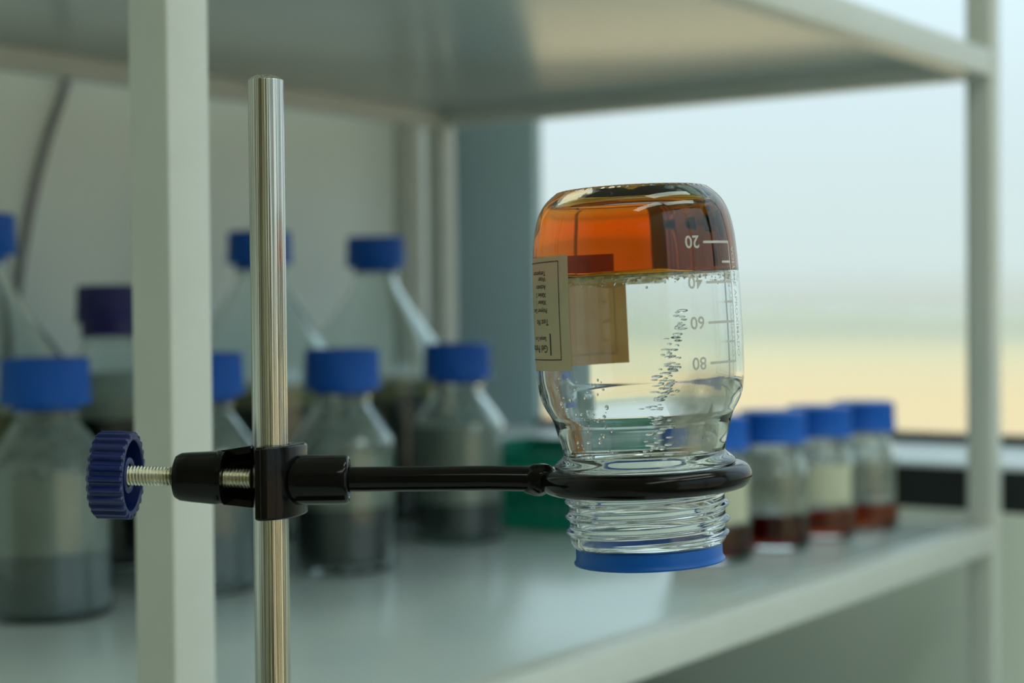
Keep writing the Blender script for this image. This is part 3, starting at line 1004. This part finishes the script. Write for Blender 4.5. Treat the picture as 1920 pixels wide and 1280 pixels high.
# label print
LR = .17
lines = tuple((b_, sz, p_, z_ - .35 * sz) for b_, sz, p_, z_ in (('Temperature', 1.75, 57.5, 22.3), ('Water', 1.75, 57.5, 23.9), ('Activator', 1.75, 57.5, 26.0),
         ('Xlinker 2', 1.75, 57.5, 28.1), ('Xlinker 1', 1.75, 57.5, 30.1), ('Polymer Conc.', 1.75, 56.5, 32.3), ('Test No', 2.3, 55.5, 35.4),
         ('Sample Code', 1.6, 58.5, 39.8), ('Gel Performance', 2.9, 57.5, 42.5)))
prt = []
for body, size, p0, z0 in lines:
    prt.append(wrap(text_data(body, size, 'LEFT', .02), LR, p0, z0))
link('label_text', *join(prt), M['ink'], lab, smooth=False)
fr_ = [strip(45.3, 166, 19.2, 19.42, LR, 50), strip(45.3, 166, 45.3, 45.55, LR, 50), strip(45.3, 45.75, 19.2, 45.55, LR, 2), strip(165.6, 166, 19.2, 45.55, LR, 2),
       strip(53.9, 54.9, 38.4, 44.2, LR, 2)]
link('label_border', *join(fr_), M['ink'], lab, smooth=False)

# graduation printed on the glass
SR = .02
prt = []
z20, dz = 16.4, 10.57
for i, nm in enumerate(('20', '40', '60', '80')):
    z = z20 + dz * i
    prt.append(strip(-63.6, -40.6, z - .33, z + .33, SR, 14))
    prt.append(wrap(text_data(nm, 4.6, 'CENTER', .07), SR, -33.3, z - 1.65))
    if i < 3:
        prt.append(strip(-63.6, -54.8, z + dz / 2 - .3, z + dz / 2 + .3, SR, 8))
prt.append(strip(-64.2, -63.4, z20 - .33, z20 + 3 * dz + .33, SR, 2))
prt.append(wrap(text_data('VOLUME APROXIMADO', 2.75, 'CENTER', .03), SR, -67.0, 32.3, R(90)))
link('graduation', *join(prt), M['scale_ink'], bt, smooth=False)

# blue pouring ring on the mouth
prof = [(19.45, 97.4), (20.0, 97.2), (20.15, 97.6), (20.15, 100.8), (20.35, 101.5), (20.8, 102.1), (20.7, 102.5), (20.0, 102.4), (19.2, 102.0), (19.0, 99.1), (19.45, 98.9)]
d_ = lathe_data([(r * mm, z * mm) for r, z in prof], 120, closed=True)
link('pouring_ring', *d_, M['blue_ring'], bt, angle=40)

# amber smear running down the inside on the left, fog on the lower right, drops
def ed(z, p, u, v):
    return z + 1.5 * math.sin(u * 9) * v, p + .10 * math.sin(v * 7) * (1 if u > .5 else -.2)
link('gel_smear', *sheet(lambda z: ri_f(z) - .12, 72, 118, 24, 74, 24, 40, .05, ed), M['smear'], bt)
link('condensation_fog', *sheet(lambda z: ri_f(z) - .10, -80, -14, 45, 73, 30, 30, .04, ed), M['fog'], bt)

M['foam'] = film('gel_edge_foam', (1.0, 0.88, 0.46), 0.6, noise=500)
def ed2(z, p, u, v):
    return z + (.5 * math.sin(u * 23) + .4 * math.sin(u * 57 + 2)) * v, p
link('gel_edge', *sheet(lambda z: ri_f(z) - .05, -100, 200, GS + .2, GS + 1.9, 120, 4, .05, ed2), M['foam'], bt)

rnd = random.Random(11)
ico = bmesh.new(); bmesh.ops.create_icosphere(ico, subdivisions=2, radius=1.0)
iv = [v.co.copy() for v in ico.verts]
for i, v in enumerate(ico.verts): v.index = i
if_ = [[v.index for v in f.verts] for f in ico.faces]; ico.free()
def drop(p, z, s, el=1.0, wd=1.0):
    rr_ = ri_f(z)
    n_r = Vector((math.sin(R(p)), -math.cos(R(p)), 0)); tg = Vector((math.cos(R(p)), math.sin(R(p)), 0))
    c_ = n_r * (rr_ - .02)
    return [(c_ + n_r * v.x * s * .35 + tg * v.y * s * wd + Vector((0, 0, z + v.z * s * el))) * mm for v in iv], if_
prt = []
for i in range(170):                        # beads along the lower lip of the gel
    p = rnd.uniform(-85, 22) if rnd.random() < .8 else rnd.uniform(22, 60)
    prt.append(drop(p, GS + 1.0 + abs(rnd.gauss(0, 1.1)) * (1.5 if p < -45 else .7), rnd.uniform(.12, .38)))
for i in range(120):                        # trail of drops slanting down the middle
    t = rnd.random()
    p = -26 + 16 * min(1, t * 1.6) + rnd.gauss(0, 1.6 + 4.0 * t)
    prt.append(drop(p, 34 + 38 * t, rnd.uniform(.35, .75), rnd.uniform(.35, .7), rnd.uniform(1.0, 2.6)))
for i in range(60):                         # drops below the label on the left
    prt.append(drop(rnd.uniform(20, 55), rnd.uniform(50, 73), rnd.uniform(.15, .6), rnd.uniform(.7, 1.6)))
o = link('water_drops', *join(prt), M['water'], bt, angle=80)
o['kind'] = 'stuff'
